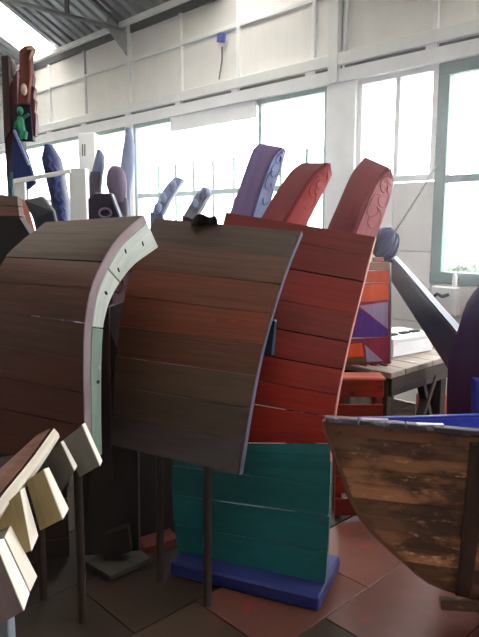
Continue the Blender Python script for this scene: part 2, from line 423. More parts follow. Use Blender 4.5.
# ================================================================== SCULPTURES: hull slices
def H(d0, x0, k, pts):   # pixels of a leaning edge: the further it leans right, the further back it is
    return [P(x, y, d0 + k * (x - x0)) for x, y in pts]
# --- dark curved panel on two iron legs (centre)
WP = dict(cont=True, vary=.08, spec=.3, scale=3, bump=.3)
m2 = [wood('c_top', (70, 55, 49), (78, 59, 51), (52, 40, 34), rough=.42, **WP), wood('c_a', (88, 62, 52), (98, 60, 48), (116, 64, 48), rough=.45, **WP),
      wood('c_b', (116, 60, 45), (98, 61, 50), (148, 72, 46), rough=.45, **WP), wood('c_c', (126, 60, 44), (98, 62, 50), (168, 76, 48), rough=.45, **WP),
      wood('c_d', (104, 62, 48), (92, 70, 56), (134, 104, 82), rough=.45, **WP), wood('c_e', (88, 70, 58), (106, 82, 66), (124, 78, 60), rough=.45, **WP),
      wood('c_f', (80, 65, 58), (96, 78, 68), (118, 70, 56), rough=.42, **WP), wood('c_g', (76, 66, 66), (88, 75, 76), (112, 98, 110), rough=.4, **WP)]
L2 = H(2.64, 112, .0057, [(155, 218), (143, 243), (132, 272), (123, 305), (117, 345), (113, 395), (112, 445)])
R2 = H(2.33, 238, .0057, [(301, 231), (287, 265), (273, 308), (260, 355), (249, 410), (238, 475)])
c2 = thing('hull_sculpture', 'dark brown curved plank panel with rusty red upper planks, on two thin legs', 'sculpture', ground(P(175, 460, 2.56)))
at2, n2 = hull_panel(c2, L2, R2, 8, m2, .028, gap=.002, rj=.0012)
em = wood('c_edge', '#5a5668', '#67607a', '#463f4c', scale=9, rough=.5)
E_ = [at2(i / 24, 1.0) for i in range(25)]; sd = (R2[-1] - L2[-1]).normalized()
loft('edge_strip', [[p + sd * .002 - n2(i / 24) * .002 for i, p in enumerate(E_)], [p + sd * .006 - n2(i / 24) * .002 for i, p in enumerate(E_)],
                    [p + sd * .006 + n2(i / 24) * .032 for i, p in enumerate(E_)], [p + sd * .002 + n2(i / 24) * .032 for i, p in enumerate(E_)]], em, c2, 24, .001)
for u in (.2, .78):
    loft('rib', [[at2(t / 10, u) + n2(t / 10) * .03 for t in range(11)], [at2(t / 10, u + .09) + n2(t / 10) * .03 for t in range(11)],
                 [at2(t / 10, u + .09) + n2(t / 10) * .09 for t in range(11)], [at2(t / 10, u) + n2(t / 10) * .09 for t in range(11)]], iron, c2, 12)
for (x, yt, yb) in ((160, 450, 580), (207.5, 462, 605)):
    ft = G(x, yb); tp = P(x, yt, (ft - EYE).dot(F) + .05)
    tube('leg', [ft, ft.lerp(tp, .5), tp], .018, iron, c2, 10)
bxm = wood('bracket_blue', '#3a4666', '#2b3550', '#6b86a6', scale=9)
prism('bracket', [P(258, 355, 2.53), P(264, 321, 2.56), P(275, 321, 2.53), P(271.5, 355, 2.5)], F * .05, bxm, c2)
prism('bracket_cap', [P(271.6, 355, 2.5), P(275.1, 321, 2.53), P(277, 321.5, 2.52), P(274, 355, 2.49)], F * .05, wood('bracket_pale', '#7f9cc0', '#5d7da6'), c2, .001)
cl = wood('cleat', '#2e2b2e', '#3a3436', bump=.3)
loft('cleat', [H(2.75, 193, .001, [(191, 222), (196, 215), (203, 214), (209, 217), (216, 216), (218, 224)]), H(2.80, 193, .001, [(191, 226), (196, 226), (203, 226), (209, 227), (216, 228), (218, 228)])
               , H(2.83, 193, .001, [(191, 222), (196, 216), (203, 215), (209, 218), (216, 217), (218, 224)])], cl, c2, 14, .002)

# --- left brown panel with the pale green rib
m1 = [wood('l_a', (66, 47, 39), (58, 41, 35), (42, 30, 25), cont=True, vary=.1, spec=.15, scale=3, rough=.5, bump=.25), wood('l_b', (88, 55, 46), (78, 50, 42), (114, 56, 44), cont=True, vary=.1, spec=.3, scale=4, rough=.5, bump=.3),
      wood('l_c', (96, 51, 42), (82, 48, 40), (128, 54, 42), cont=True, vary=.1, spec=.3, scale=4, rough=.5, bump=.3)]
L1 = H(2.5, -24, .0052, [(45, 222), (22, 241), (2, 262), (-12, 300), (-20, 350), (-24, 400), (-24, 452)])
R1 = H(2.2, 86, .0052, [(143, 215), (119, 236), (104, 258), (90, 289), (84, 324), (82.5, 360), (83.5, 424), (85, 462)])
c1 = thing('hull_sculpture', 'dull brown curved plank panel with a pale green rib down its right side', 'sculpture', ground(P(55, 460, 2.35)))
at1, n1 = hull_panel(c1, L1, R1, 8, [m1[0], m1[0], m1[1], m1[1], m1[1], m1[2], m1[2], m1[2]], .03, gap=.0035, rj=.002, yr=[234, 262, 287, 322, 361, 393, 426], yl=[233, 257, 282, 310, 342, 372, 404])
pink = wood('l_edge', '#8f7f86', '#7d656c', '#b0a6aa', scale=9, rough=.55)
mint = wood('l_rib', '#c3c9c4', '#aebab2', '#e4e4e0', scale=6, rough=.55, bump=.3); mint2 = wood('l_rib_low', '#8fa398', '#748f80', '#bcc6be', scale=7, rough=.55, bump=.3)
sd1 = (R1[-1] - L1[-1]).normalized()
def strip(nm, at, n_, t0, t1, a0, a1, w, m, root, sdv, k=14):
    I = [t0 + (t1 - t0) * i / k for i in range(k + 1)]
    e = lambda s, a: [at(t, 1.0) + sdv * s + n_(t) * (a(t) if callable(a) else a) for t in I]
    return loft(nm, [e(w[0], a0), e(w[1], a0), e(w[1], a1), e(w[0], a1)], m, root, k, .003)
strip('edge_strip', at1, n1, 0, .985, -.002, .034, (.001, .007), pink, c1, sd1, 24)
wid = lambda t: .034 + (.115 - .06 * min(1, t / .5))
for a, b_, m in ((0, .285, mint), (.289, .52, mint), (.523, 1.0, mint2)):
    strip('rib', at1, n1, a, b_, .0345, wid, (-.05, .006), m, c1, sd1, 12)
for t, a in ((.07, .09), (.17, .06), (.25, .08), (.38, .07), (.72, .07)):
    p = at1(t, 1) + sd1 * .007 + n1(t) * a; blob('peg', p, n1(t) * .008, V((0, 0, .008)), sd1 * .003, slot, c1, seg=8, rings=5)
for (x, yt, d, yb) in ((76, 455, 2.31, 672), (36, 450, 2.47, 622)):
    ft = ground(P(x, yt, d)); tube('leg', [ft, P(x, yt - 30, d)], .018, iron, c1, 10)

# --- red and turquoise hull slice on a blue base, with carved ribs standing above it
A_, B_, C_ = G(318, 612), G(345, 570), G(170, 575); ax = (A_ - C_).normalized(); ay = Z.cross(ax).normalized()
if ay.dot(F) < 0: ay = -ay
c3 = thing('hull_sculpture', 'tall red plank panel with turquoise lower part on a blue base board', 'sculpture', C_.lerp(A_, .5) + ay * .18)
blue_base = wood('base_blue', '#343c84', '#2b3170', '#454d94', scale=6, rough=.5, bump=.2)
box('base', C_.lerp(A_, .5) + ay * .18 + Z * .032, ax * .355, ay * .18, Z * .032, blue_base, c3, .008)
reds = [wood('r%d' % i, *q, cont=True, vary=.1, scale=4, rough=.58, spec=.2, bump=.25) for i, q in enumerate((((114, 42, 40), (98, 38, 37), (86, 38, 37)), ((128, 43, 40), (110, 39, 37), (92, 37, 35)), ((142, 43, 38), (122, 38, 34), (98, 35, 32)), ((158, 44, 36), (134, 38, 33), (106, 34, 31))))]
tq = [wood('t%d' % i, *q, scale=4, wear=.66, rough=.5, bump=.2) for i, q in enumerate((('#1f7476', '#1a6668', '#3f484e'), ('#207678', '#1b6a6c', '#4a3d48')))]
L3 = [P(226, 212, 3.24), P(208, 290, 3.06), P(190, 370, 2.9), P(176, 440, 2.8), P(172, 470, 2.78), P(173, 515, 2.76), P(178, 557, 2.74)]
R3 = [P(375, 236, 2.98), P(366, 271, 2.89), P(356, 310, 2.8), P(346, 352, 2.69), P(337, 396, 2.6), P(330, 443, 2.53), P(329.5, 470, 2.505), P(328, 530, 2.49), P(324, 589, 2.475)]
at3, n3 = hull_panel(c3, L3, R3, 12, [reds[0], reds[0], reds[1], reds[0], reds[1], reds[2], reds[3], reds[3], tq[0], tq[1], tq[0], tq[1]], .026, gap=.0045, rj=.0015,
                     yr=[256, 282, 314, 342, 370, 396, 417, 443, 486, 517, 552], yl=[229, 256, 286, 314, 342, 368, 392, 443, 465, 494, 524])
sd3 = (R3[-1] - L3[-1]).normalized()
strip('edge_strip', at3, n3, 0, .66, -.001, .027, (.001, .005), wood('r_edge_rim_light', '#c98a84', '#b06a68', '#e0bdb6', scale=9), c3, sd3, 24)  # pale strip: backlit rim highlight put into the edge colour
for u in (.18, .8):
    loft('rib', [[at3(t / 12, u + w) + n3(t / 12) * a for t in range(13)] for w, a in ((0, .028), (.1, .028), (.1, .1), (0, .1))], reds[0], c3, 14)
bluish = wood('post_blue', '#5a6aa8', '#46508c', '#8d9ac8', scale=7, rough=.5, bump=.35)
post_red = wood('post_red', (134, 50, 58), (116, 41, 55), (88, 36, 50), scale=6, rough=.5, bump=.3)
post_lit = wood('post_red_side_lit', (200, 56, 66), (172, 46, 56), (140, 42, 56), scale=7, rough=.5, bump=.35)  # brighter red for the post's right side, window light put into the colour
def post(Lp, Mp, Np, d, kx, m, mside, curls):
    x0 = Lp[0][0]; dl = lambda pts, e: [P(x, y, d + e + kx * max(0, 228 - y)) for x, y in pts]
    l, mm, n = dl(Lp, .03), dl(Mp, 0), dl(Np, .1)
    K = 10; l, mm, n = spline(l, K), spline(mm, K), spline(n, K); o = [a + c - b_ for a, b_, c in zip(l, mm, n)]
    b0 = loft('carved_post', [l, mm, n, o], m, c3, K, .006)
    # carved side board let into the right flank
    ce_ = lambda i: (l[i] + o[i]) * .5
    ins = [(mm[i] - ce_(i)).normalized() * .004 for i in range(K + 1)]
    out_ = [((mm[i] + n[i]) / 2 - (l[i] + o[i]) / 2).normalized() * .008 for i in range(K + 1)]
    e1 = [mm[i] * .94 + n[i] * .06 + out_[i] * .2 for i in range(K + 1)]; e2 = [mm[i] * .94 + n[i] * .06 + out_[i] for i in range(K + 1)]
    e3 = [mm[i] * .06 + n[i] * .94 + out_[i] for i in range(K + 1)]; e4 = [mm[i] * .06 + n[i] * .94 + out_[i] * .2 for i in range(K + 1)]
    sb = loft('carved_side', [e1, e2, e3, e4], mside, b0, K, .002)
    for (s0, c0, rr, tw) in curls:      # carved scrolls standing proud of the side
        pts = []
        for k in range(22):
            a = k / 21 * tw * 2 * math.pi; r_ = rr * (1 - .75 * k / 21)
            s = min(.98, max(.02, s0 + r_ * math.cos(a) * .55)); c = min(.9, max(.1, c0 + r_ * math.sin(a) * 1.6))
            i = min(K - 1, int(s * K)); f_ = s * K - i
            p = (e2[i].lerp(e2[i + 1], f_)).lerp(e3[i].lerp(e3[i + 1], f_), c); pts.append(p)
        tube('scroll', pts, .0035, mside, b0, 5)
post([(228, 216), (240, 183), (252, 150), (259, 143)], [(250, 219), (260, 186), (272, 156), (283, 147)], [(266, 220), (274, 190), (281, 168), (285, 152)], 3.32, .0016, wood('post_mauve', '#8a5a6c', '#6a5f90', '#9b4a4e', scale=5, rough=.5, bump=.3), bluish, [(.3, .5, .35, .7), (.5, .5, .3, -.8), (.7, .45, .34, .9), (.85, .5, .2, -1)])
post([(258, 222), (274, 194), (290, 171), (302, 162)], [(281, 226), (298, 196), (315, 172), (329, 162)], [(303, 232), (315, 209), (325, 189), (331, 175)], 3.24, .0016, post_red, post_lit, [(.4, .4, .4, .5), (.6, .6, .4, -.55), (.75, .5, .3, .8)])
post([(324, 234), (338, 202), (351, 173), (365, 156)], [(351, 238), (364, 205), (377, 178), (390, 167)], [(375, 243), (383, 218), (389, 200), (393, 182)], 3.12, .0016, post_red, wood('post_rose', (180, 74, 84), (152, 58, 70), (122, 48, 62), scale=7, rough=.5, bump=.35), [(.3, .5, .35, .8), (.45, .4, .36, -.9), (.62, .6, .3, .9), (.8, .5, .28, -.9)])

# --- dark upright slab on a grey base, between the two panels
ds = thing('carved_slab', 'nearly black upright slab on a grey base behind the centre panel legs', 'sculpture', ground(P(112, 560, 2.78)))
dk = wood('slab_dark', '#2a2423', '#332a28', '#3d2b29', scale=4, rough=.7)
bq = [G(84, 566), G(110, 582), G(152, 563), G(128, 548)]
prism('base', [p + Z * .03 for p in bq], (0, 0, -.03), wood('slab_base', '#45403b', '#383430', scale=5), ds)
prism('slab', [P(84, 556, 2.76), P(80, 460, 2.78), P(102, 310, 2.84), P(128, 300, 2.9), P(137, 400, 2.78), P(139, 551, 2.74)], F * .05, dk, ds)
prism('foot_block', [P(104, 561, 2.72), P(104, 535, 2.72), P(128, 527, 2.70), P(131, 552, 2.70)], F * .1, dk, ds)
prism('edge_board', [P(100, 480, 2.78), P(104, 309, 2.83), P(109, 306, 2.83), P(112, 480, 2.76)], F * .1, wood('slab_red', (54, 30, 28), (44, 26, 25)), ds)
# red based plank stand further back
rs = thing('plank_stand', 'low red floor block with a dark board behind the turquoise panel', 'sculpture', ground(G(150, 545)))
prism('base', [p + Z * .04 for p in (G(138, 545), G(145, 556), G(178, 545), G(170, 535))], (0, 0, -.04), wood('stand_red', '#7a3a36', '#693230'), rs)
prism('board', [P(130, 542, 2.95), P(130, 380, 2.95), P(186, 380, 3.05), P(186, 530, 3.05)], F * .06, dk, rs)

# low dark chest behind the left panel
ch = thing('wooden_chest', 'low dark brown chest on the floor behind the left panel legs', 'chest', ground(P(35, 540, 2.85)))
chm = wood('chest', '#3a2a24', '#30231e', '#4a3028', scale=5, rough=.7); qa, qb = G(-30, 575), G(70, 557); qd = (qb - qa).normalized(); qn = Z.cross(qd).normalized()
if qn.dot(F) < 0: qn = -qn
ql = (qb - qa).length
for k in range(4): box('side_board', qa.lerp(qb, .5) + Z * (.055 + k * .1), qd * ql / 2, qn * .01, Z * .048, chm, ch, .003)
for k in range(4): box('end_board', qb + qn * .16 + Z * (.055 + k * .1) - qd * .01, qn * .15, qd * .01, Z * .048, chm, ch, .003)
box('lid', qa.lerp(qb, .5) + qn * .15 + Z * .42, qd * (ql / 2 + .015), qn * .17, Z * .014, chm, ch, .004)

# --- fan of pale planks (lower left, close)
fan = thing('plank_fan', 'fan of thick bare wood planks with bright cut edges, closest to the viewer', 'sculpture', ground(P(-20, 560, 1.45)))
pale = wood('fan_pale_lit', '#f3ede4', '#e6ddd2', '#faf7f2', scale=8, rough=.6, bump=.2); gold = wood('fan_gold', '#b09a6a', '#98825a', '#77653f', scale=7, rough=.6, bump=.35)
grey = wood('fan_grey', '#6e6a62', '#5c5851', '#857f74', scale=7, rough=.65, bump=.3); rust = wood('fan_rust', '#7c5142', '#6a4338', '#94685a', scale=5, rough=.6)
mauve = wood('fan_mauve', '#a58f92', '#8f7478', '#c2b5b5', scale=6, rough=.6, bump=.25)
def block(A, B, B2, C, C2, D_, d, m, e=.05):
    """one thick plank: shaded face A-B-C-D and the narrow cut edge B-B2-C2-C turned to the windows"""
    a, b_, c, dd = P(*A, d + .02), P(*B, d + .02), P(*C, d), P(*D_, d); b2, c2_ = P(*B2, d + .02 + e), P(*C2, d + e)
    o = loft('plank', [[a, dd], [b_, c], [b2, c2_], [a + b2 - b_, dd + c2_ - c]], m, fan, 4, .002)
    q = (b_ - a).normalized() * .0015
    loft('lit_cut_edge', [[b_ - q, c - q], [b_ + q, c + q], [b2 + q, c2_ + q], [b2 - q, c2_ - q]], pale, o, 4, 0)  # bare pale wood, brightened with window light put into its colour
# upper long curved rail with its rusty underside
loft('rail', [[P(54, 428, 1.75), P(30, 461, 1.66), P(0, 498, 1.56), P(-25, 535, 1.5)], [P(59, 434, 1.73), P(36, 468, 1.64), P(3, 512, 1.54), P(-20, 550, 1.48)],
              [P(60, 437, 1.80), P(38, 471, 1.70), P(5, 516, 1.60), P(-18, 553, 1.54)], [P(54, 430, 1.82), P(30, 464, 1.72), P(0, 502, 1.62), P(-25, 540, 1.56)]], pale, fan, 10, .002)
loft('plank', [[P(51, 428, 1.77), P(28, 460, 1.68), P(-2, 497, 1.58), P(-27, 534, 1.52)], [P(38, 434, 1.80), P(14, 456, 1.72), P(-14, 482, 1.62), P(-40, 515, 1.55)],
               [P(38, 436, 1.83), P(14, 459, 1.75), P(-14, 486, 1.65), P(-40, 518, 1.58)], [P(51, 430, 1.8), P(28, 463, 1.71), P(-2, 500, 1.61), P(-27, 537, 1.55)]], rust, fan, 10, .002)
block((62, 441), (82, 424.6), (84.8, 423), (100, 466), (102, 461), (79.5, 477.5), 1.80, grey)
block((39, 463), (60.8, 442), (63.2, 440.7), (74.5, 471), (77, 466), (60.5, 494), 1.74, grey)
block((26, 481), (43.4, 469.4), (48.4, 467.6), (62.6, 519.5), (68.4, 509), (40, 531), 1.60, gold)
block((-4, 513), (20, 490.5), (24.4, 487.5), (31.5, 551), (38, 536), (6, 562), 1.54, gold)
block((-14, 545), (4.6, 537.5), (10.3, 525.6), (29.9, 591.5), (36.8, 576.6), (8, 600), 1.48, grey)
block((-34, 560), (-6, 541), (3.4, 538.7), (23.6, 611), (29.2, 593.5), (-6, 630), 1.42, mauve)
prism('post', [P(-16, 560, 1.5), P(5, 560, 1.5), ground(P(5, 612, 1.5)), ground(P(-16, 612, 1.5))], F * .05, wood('fan_post', '#8d97a3', '#7d8893'), fan)

# ================================================================== BOAT (right)
bt = thing('rowing_boat', 'weathered brown plank boat with blue inside, bow pointing left', 'boat', ground(P(470, 500, 2.3)))
bow = P(325, 418, 2.37); dirB = (P(479, 422, 2.31) - bow); dirB.z = 0; dirB.normalize(); perp = Z.cross(dirB).normalized()
if perp.dot(F) > 0: perp = -perp             # towards the viewer
ZS = .838
stem = [(0, ZS), (.028, .74), (.07, .63), (.125, .485), (.215, .365), (.345, .245), (.45, .165), (.62, .11), (.9, .085), (2.0, .08)]
def zb(s):
    for (a, b_), (c, d) in zip(stem, stem[1:]):
        if s <= c: return b_ + (d - b_) * (s - a) / (c - a)
    return stem[-1][1]
def s0(z):
    z = max(z, .0801)
    for (a, b_), (c, d) in zip(stem, stem[1:]):
        if z >= d: return a + (c - a) * (b_ - z) / (b_ - d)
    return 2.0
def hw(s): return .006 + .2 * s ** 1.25 if s < .7 else .006 + .2 * .7 ** 1.25 + .19 * (s - .7) * .9
def hp(s, z, side, inset=0):
    f_ = max(0, (z - zb(s)) / max(.02, ZS - zb(s))); w = hw(s) * (f_ ** .55) + .012 - inset
    return bow + dirB * s + perp * (side * w) + Z * (z - bow.z)
bmats = [wood('boat_%d' % i, *q, cont=True, lo=.45, hi=.56, vary=.2, scale=7, wear=.56, rough=.5, bump=.35, grain=34) for i, q in enumerate((((134, 92, 72), (148, 102, 78), (90, 66, 58)), ((216, 150, 112), (114, 82, 64), (246, 196, 152)), ((184, 128, 94), (100, 72, 58), (240, 178, 132)), ((138, 100, 78), (94, 70, 60), (186, 132, 102))))]
bblue = wood('boat_blue', '#3646b8', '#2c3a9c', '#4a59c4', scale=5, rough=.45, bump=.15)
zc = [.835, .775, .715, .65, .585, .52, .455, .39, .325, .26, .195, .13, .085]
LB = 1.9
def strake(nm, z1, z0, side, m, ins0, ins1, jut=.004):
    nu, nz = 18, 3; vs = []; uv = []; fs = []
    for k in (0, 1):
        for a in range(nz + 1):
            z = z1 + (z0 - z1) * a / nz; st = s0(z) + .004
            for c in range(nu + 1):
                s = st + (LB - st) * (c / nu) ** 1.6
                vs.append(hp(s, z, side, (ins0 - jut * a / nz) if k == 0 else ins1)); uv.append((s, z))
    r_ = nu + 1; o = (nz + 1) * r_
    for a in range(nz):
        for c in range(nu):
            q = a * r_ + c; fs.append((q, q + 1, q + r_ + 1, q + r_)); fs.append((o + q, o + q + r_, o + q + r_ + 1, o + q + 1))
    for c in range(nu): fs.append((c, o + c, o + c + 1, c + 1)); q = nz * r_ + c; fs.append((q, q + 1, o + q + 1, o + q))
    for a in range(nz):
        q = a * r_; fs.append((q, q + r_, o + q + r_, o + q)); q += nu; fs.append((q, o + q, o + q + r_, q + r_))
    return part(nm, vs, fs, m, bt, uv)
for i in range(len(zc) - 1):
    m = bmats[0] if i == 0 else bmats[1 + (i * 5 + i // 3) % 3]
    if i > 8: m = bmats[3]
    strake('strake', zc[i] - .0015, zc[i + 1] + .0015, 1, m, 0, .016)
    strake('strake', zc[i] - .0015, zc[i + 1] + .0015, -1, m, 0, .010)
strake('blue_lining', .826, .30, -1, bblue, .0105, .016, 0)
strake('blue_lining', .80, .30, 1, bblue, .0165, .02, 0)
# stem post following the curved bow
SP = [s for s, z in stem[:8]]
loft('stem_post', [[bow + dirB * (s - .012) + perp * w + Z * (zb(s) - bow.z - .008) for s in SP] if k == 0 else [bow + dirB * (s + .03) + perp * w + Z * (zb(s) + .004 - bow.z) for s in SP] for k, w in ((0, -.014), (0, .014), (1, .012), (1, -.012))], bmats[0], bt, 16, .004)
rail_m = wood('boat_rail', '#6b6272', '#574f5e', '#b4abb5', scale=9, wear=.55, rough=.5, bump=.35)
def gunwale(sa, sb, side, m, nm, dz=0, w=.02):
    I = [sa + (sb - sa) * k / 12 for k in range(13)]
    e = lambda a, z: [hp(s, ZS, side, -a) + Z * (z + dz) for s in I]
    loft(nm, [e(w * .7, -.012), e(w * .7, .012), e(-w, .012), e(-w, -.012)], m, bt, 12, .003)
for a, b_ in ((.0, .125), (.13, .30), (.305, .40), (.405, 1.9)): gunwale(a, b_, 1, rail_m, 'gunwale', random.uniform(-.002, .003))
gunwale(.0, 1.9, -1, bblue, 'gunwale', -.013, .012)
for s in (.16, .36): box('rail_patch', hp(s + .03, ZS, 1, 0) + Z * .014, dirB * .05, perp * .012, Z * .004, wood('rail_patch', '#b9b4bd', '#a09aa6'), bt, .001)
strip_s = .555
loft('outer_batten', [[hp(strip_s + a, z, 1, -b_) for z in (.80, .65, .5, .35, .2, .13)] for a, b_ in ((-.025, .0), (-.025, .022), (.03, .022), (.03, .0))], wood('batten_dark', '#3d2f2a', '#4a362e', scale=6), bt, 12, .003)
for s in (.8, 1.5):
    c = bow + dirB * s; c.z = .041
    box('keel_block', c, dirB * .07, perp * .16, Z * .041, wood('keel_block', '#6a3a30', '#5a332b'), bt)
box('keel', bow + dirB * 1.2 + Z * (.075 - bow.z), dirB * .72, perp * .02, Z * .022, bmats[3], bt)

# ================================================================== RIGHT BACKGROUND: table, crate, board, beam, purple fin
N_ = G(391, 373, .8)
tb = thing('work_table', 'rough wooden work table by the white wall panels', 'table', (N_.x - .4, N_.y + .35, 0))
tw = wood('table_top', '#a3988f', '#8c7f76', '#c4bbb3', scale=6, rough=.6, bump=.3); tdk = wood('table_leg', '#4d433f', '#3c3431', '#5e524a', scale=6, rough=.65, bump=.3)
for k in range(5): abox('top_plank', N_.x - .80, N_.x, N_.y + k * .15 + .002, N_.y + k * .15 + .147, .765, .8, tw, tb, .004)
abox('apron', N_.x - .03, N_.x - .005, N_.y + .02, N_.y + .73, .66, .763, tdk, tb); abox('apron', N_.x - .78, N_.x - .03, N_.y + .02, N_.y + .045, .68, .763, tdk, tb)
for x in (N_.x - .07, N_.x - .75):
    for y in (N_.y + .06, N_.y + .66): abox('leg', x - .035, x + .035, y - .035, y + .035, 0, .765, tdk, tb)
bar('brace', (N_.x - .02, N_.y + .12, .05), (N_.x - .02, N_.y + .5, .70), .05, .03, tdk, tb); bar('brace', (N_.x - .03, N_.y + .66, .05), (N_.x - .03, N_.y + .36, .70), .05, .03, tdk, tb)
cr = thing('slatted_crate', 'open orange red slatted crate in front of the table', 'crate', ground(P(355, 395, 3.25)))
cm = wood('crate_red', '#a03624', '#7a2a20', '#3a201c', scale=6, rough=.55, bump=.3)
ca, cb = P(338, 372, 3.2), P(384, 373, 3.2); cxv = (cb - ca); cxv.z = 0; cl_ = cxv.length; cxv.normalize(); cyv = F
for k, z in enumerate((.74, .60, .47, .33, .2, .07)):
    h = .05
    box('slat', V((ca.x, ca.y, z)) + cxv * cl_ / 2, cxv * cl_ / 2, cyv * .009, Z * h, cm, cr, .003)
    box('slat', V((ca.x, ca.y, z)) + cxv * (cl_ - .01) + cyv * .065, cyv * .05, cxv * .009, Z * h, cm, cr, .003)
for a in (.02, cl_ - .02):
    for b_ in (.03, .105): box('corner_post', V((ca.x, ca.y, .39)) + cxv * a + cyv * b_, cxv * .018, cyv * .018, Z * .39, cm, cr)
box('lid', V((ca.x, ca.y, .787)) + cxv * cl_ / 2 + cyv * .06, cxv * (cl_ / 2 + .01), cyv * .065, Z * .008, wood('crate_lid', '#b05a44', '#96483a', '#cfa898', scale=8, bump=.35), cr)
# painted board with triangles
pb = thing('painted_board', 'board painted with orange, lilac and purple triangles standing on the work table', 'painting', P(367, 366, 3.5))
BD = 3.5
def PB(x, y, e=0): return P(x, y, BD + e + (389 - x) * -.0008)
tilt = lambda x, y: (x, y)
orange = wood('pb_orange', (240, 96, 44), (226, 84, 40), (196, 70, 36), scale=6, rough=.5); lilac = wood('pb_lilac', '#b9a3c8', '#a891ba', rough=.5)
purple = wood('pb_purple', '#6a3fa0', '#59358a', rough=.5); rose = wood('pb_rose', '#b03c58', '#96304e', '#8a3a7a', scale=7, rough=.5); olive = wood('pb_olive', '#6a5a2c', '#5a4c26', rough=.5); sand = wood('pb_sand', '#b58a72', '#a27660', '#c9a48c', rough=.55)
for a, b_, m in ((262, 270, sand), (270.4, 282, orange), (282.4, 300, orange), (300.4, 337, rose), (337.4, 364, rose)):
    prism('plank', [PB(340, a + 2), PB(389.5, a), PB(389.5, b_), PB(340, b_ + 1)], F * .03, m, pb, .002)
def tri(pts, m): prism('painted_shape', [PB(x, y, -.004) for x, y in pts], F * .0035, m, pb, .0)
tri([(359, 306), (388, 302), (388, 329)], lilac); tri([(356, 306), (388, 330), (388, 336), (345, 338), (358, 322)], purple); tri([(345, 345), (362, 343), (364, 356), (345, 358)], orange)
tri([(365, 345), (383, 361), (367, 362)], lilac); tri([(346, 359), (364, 357), (366, 362), (346, 363)], olive); tri([(340, 288), (388, 283), (388, 299), (340, 304)], orange)
prism('edge_strip', [P(389.6, 262, BD - .004), P(391.5, 263, BD + .03), P(391.5, 364, BD + .03), P(389.6, 364, BD - .004)], F * .02, wood('pb_edge', '#5a4a52', '#4a3d46'), pb, .001)
box('top_block', P(378, 259.5, BD + .02), R * .03, F * .012, Z * .013, wood('pb_block', '#b86a58', '#9a5a4c'), pb)
lp = wood('chips', '#7a3a2c', '#5c3026', '#a86a52')
for k in range(9): 
    x = 362 + k * 3.3; blob('carved_knob', P(x, 364 + (k % 3) * 1.5, BD - .03 - .012 * (k % 2)), R * .014, F * .012, Z * .009, lp, pb, noise=.25, seg=8, rings=5)

# leaning beam with carved head
bmv = thing('leaning_beam', 'slate blue beam leaning left with a carved oval blue head at its top', 'sculpture', ground(P(500, 450, 3.3)))
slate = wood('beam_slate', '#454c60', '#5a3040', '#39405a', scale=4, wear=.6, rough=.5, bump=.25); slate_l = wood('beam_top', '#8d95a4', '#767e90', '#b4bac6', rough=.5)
gz = lambda x, d: G(x, 0) if False else None
loft('beam', [[P(380, 262, 3.68), P(389, 278, 3.64), P(447, 368, 3.44), P(516, 476, 3.2)], [P(392, 258, 3.64), P(401, 268, 3.60), P(458, 336, 3.40), P(540, 440, 3.16)],
              [P(396, 258, 3.72), P(405, 267, 3.68), P(462, 333, 3.48), P(544, 440, 3.24)], [P(384, 262, 3.76), P(393, 278, 3.72), P(451, 368, 3.52), P(520, 476, 3.28)]], slate, bmv, 14, .006)
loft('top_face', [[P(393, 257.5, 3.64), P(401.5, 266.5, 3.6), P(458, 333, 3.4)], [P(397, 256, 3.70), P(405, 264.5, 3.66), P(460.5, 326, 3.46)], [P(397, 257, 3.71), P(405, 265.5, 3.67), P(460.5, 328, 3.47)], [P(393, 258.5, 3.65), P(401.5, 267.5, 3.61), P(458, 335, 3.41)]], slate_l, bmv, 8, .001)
hb = wood('head_blue', '#484d84', '#3a3c6e', '#787db0', scale=9, rough=.5, bump=.4)
hd_ = P(385, 244, 3.66)
hdo = blob('carved_head', hd_, (R * .066 + Z * -.06), F * .06, (R * .05 + Z * .078), hb, bmv, seg=18, rings=12)
for k in range(5):
    pts = []
    for j in range(14):
        t = math.pi * (.12 + .76 * j / 13); a = -math.pi / 2 + (k - 2) * .42
        pts.append(hd_ + (R * .066 + Z * -.06) * math.cos(a) * math.sin(t) * 1.03 + F * .06 * math.sin(a) * math.sin(t) * 1.03 + (R * .05 + Z * .078) * math.cos(t) * 1.03)
    tube('carved_groove', pts, .005, hb, hdo, 5)
# post under the beam end so that it stands
bar('foot', ground(P(526, 470, 3.24)), P(526, 470, 3.24), .1, .1, tdk, bmv)
# wire to the window frame
wr = thing('stay_wire', 'thin dark wire slanting from the green window frame down to the carved head', 'wire', W(440, 160, WY - .03))
tube('wire', [W(440, 160, WY - .03), W(440, 160, WY - .03).lerp(P(391, 238, 3.7), .5) + V((0, 0, -.01)), P(391, 238, 3.7)], .006, slot, wr, 6)
# purple fin
pf = thing('purple_fin', 'large dark purple curved fin standing behind the boat', 'sculpture', ground(P(500, 420, 2.95)))
pfm = wood('fin_purple', '#472848', '#34264e', '#55283c', scale=4, rough=.45, bump=.2)
rows('fin', [(277, 492, 506), (283, 481, 516), (303, 466.5, 530), (326, 459, 542), (349, 452, 552), (368, 448, 558), (415, 446.5, 566), (500, 447, 570)], 2.98, .22, pfm, pf, ex=1.6, seg=20, floor=(448, 568))
prism('blue_patch', [P(476, 380, 2.85), P(484, 380, 2.85), P(484, 418, 2.85), P(475, 418, 2.85)], F * .06, bblue, pf)
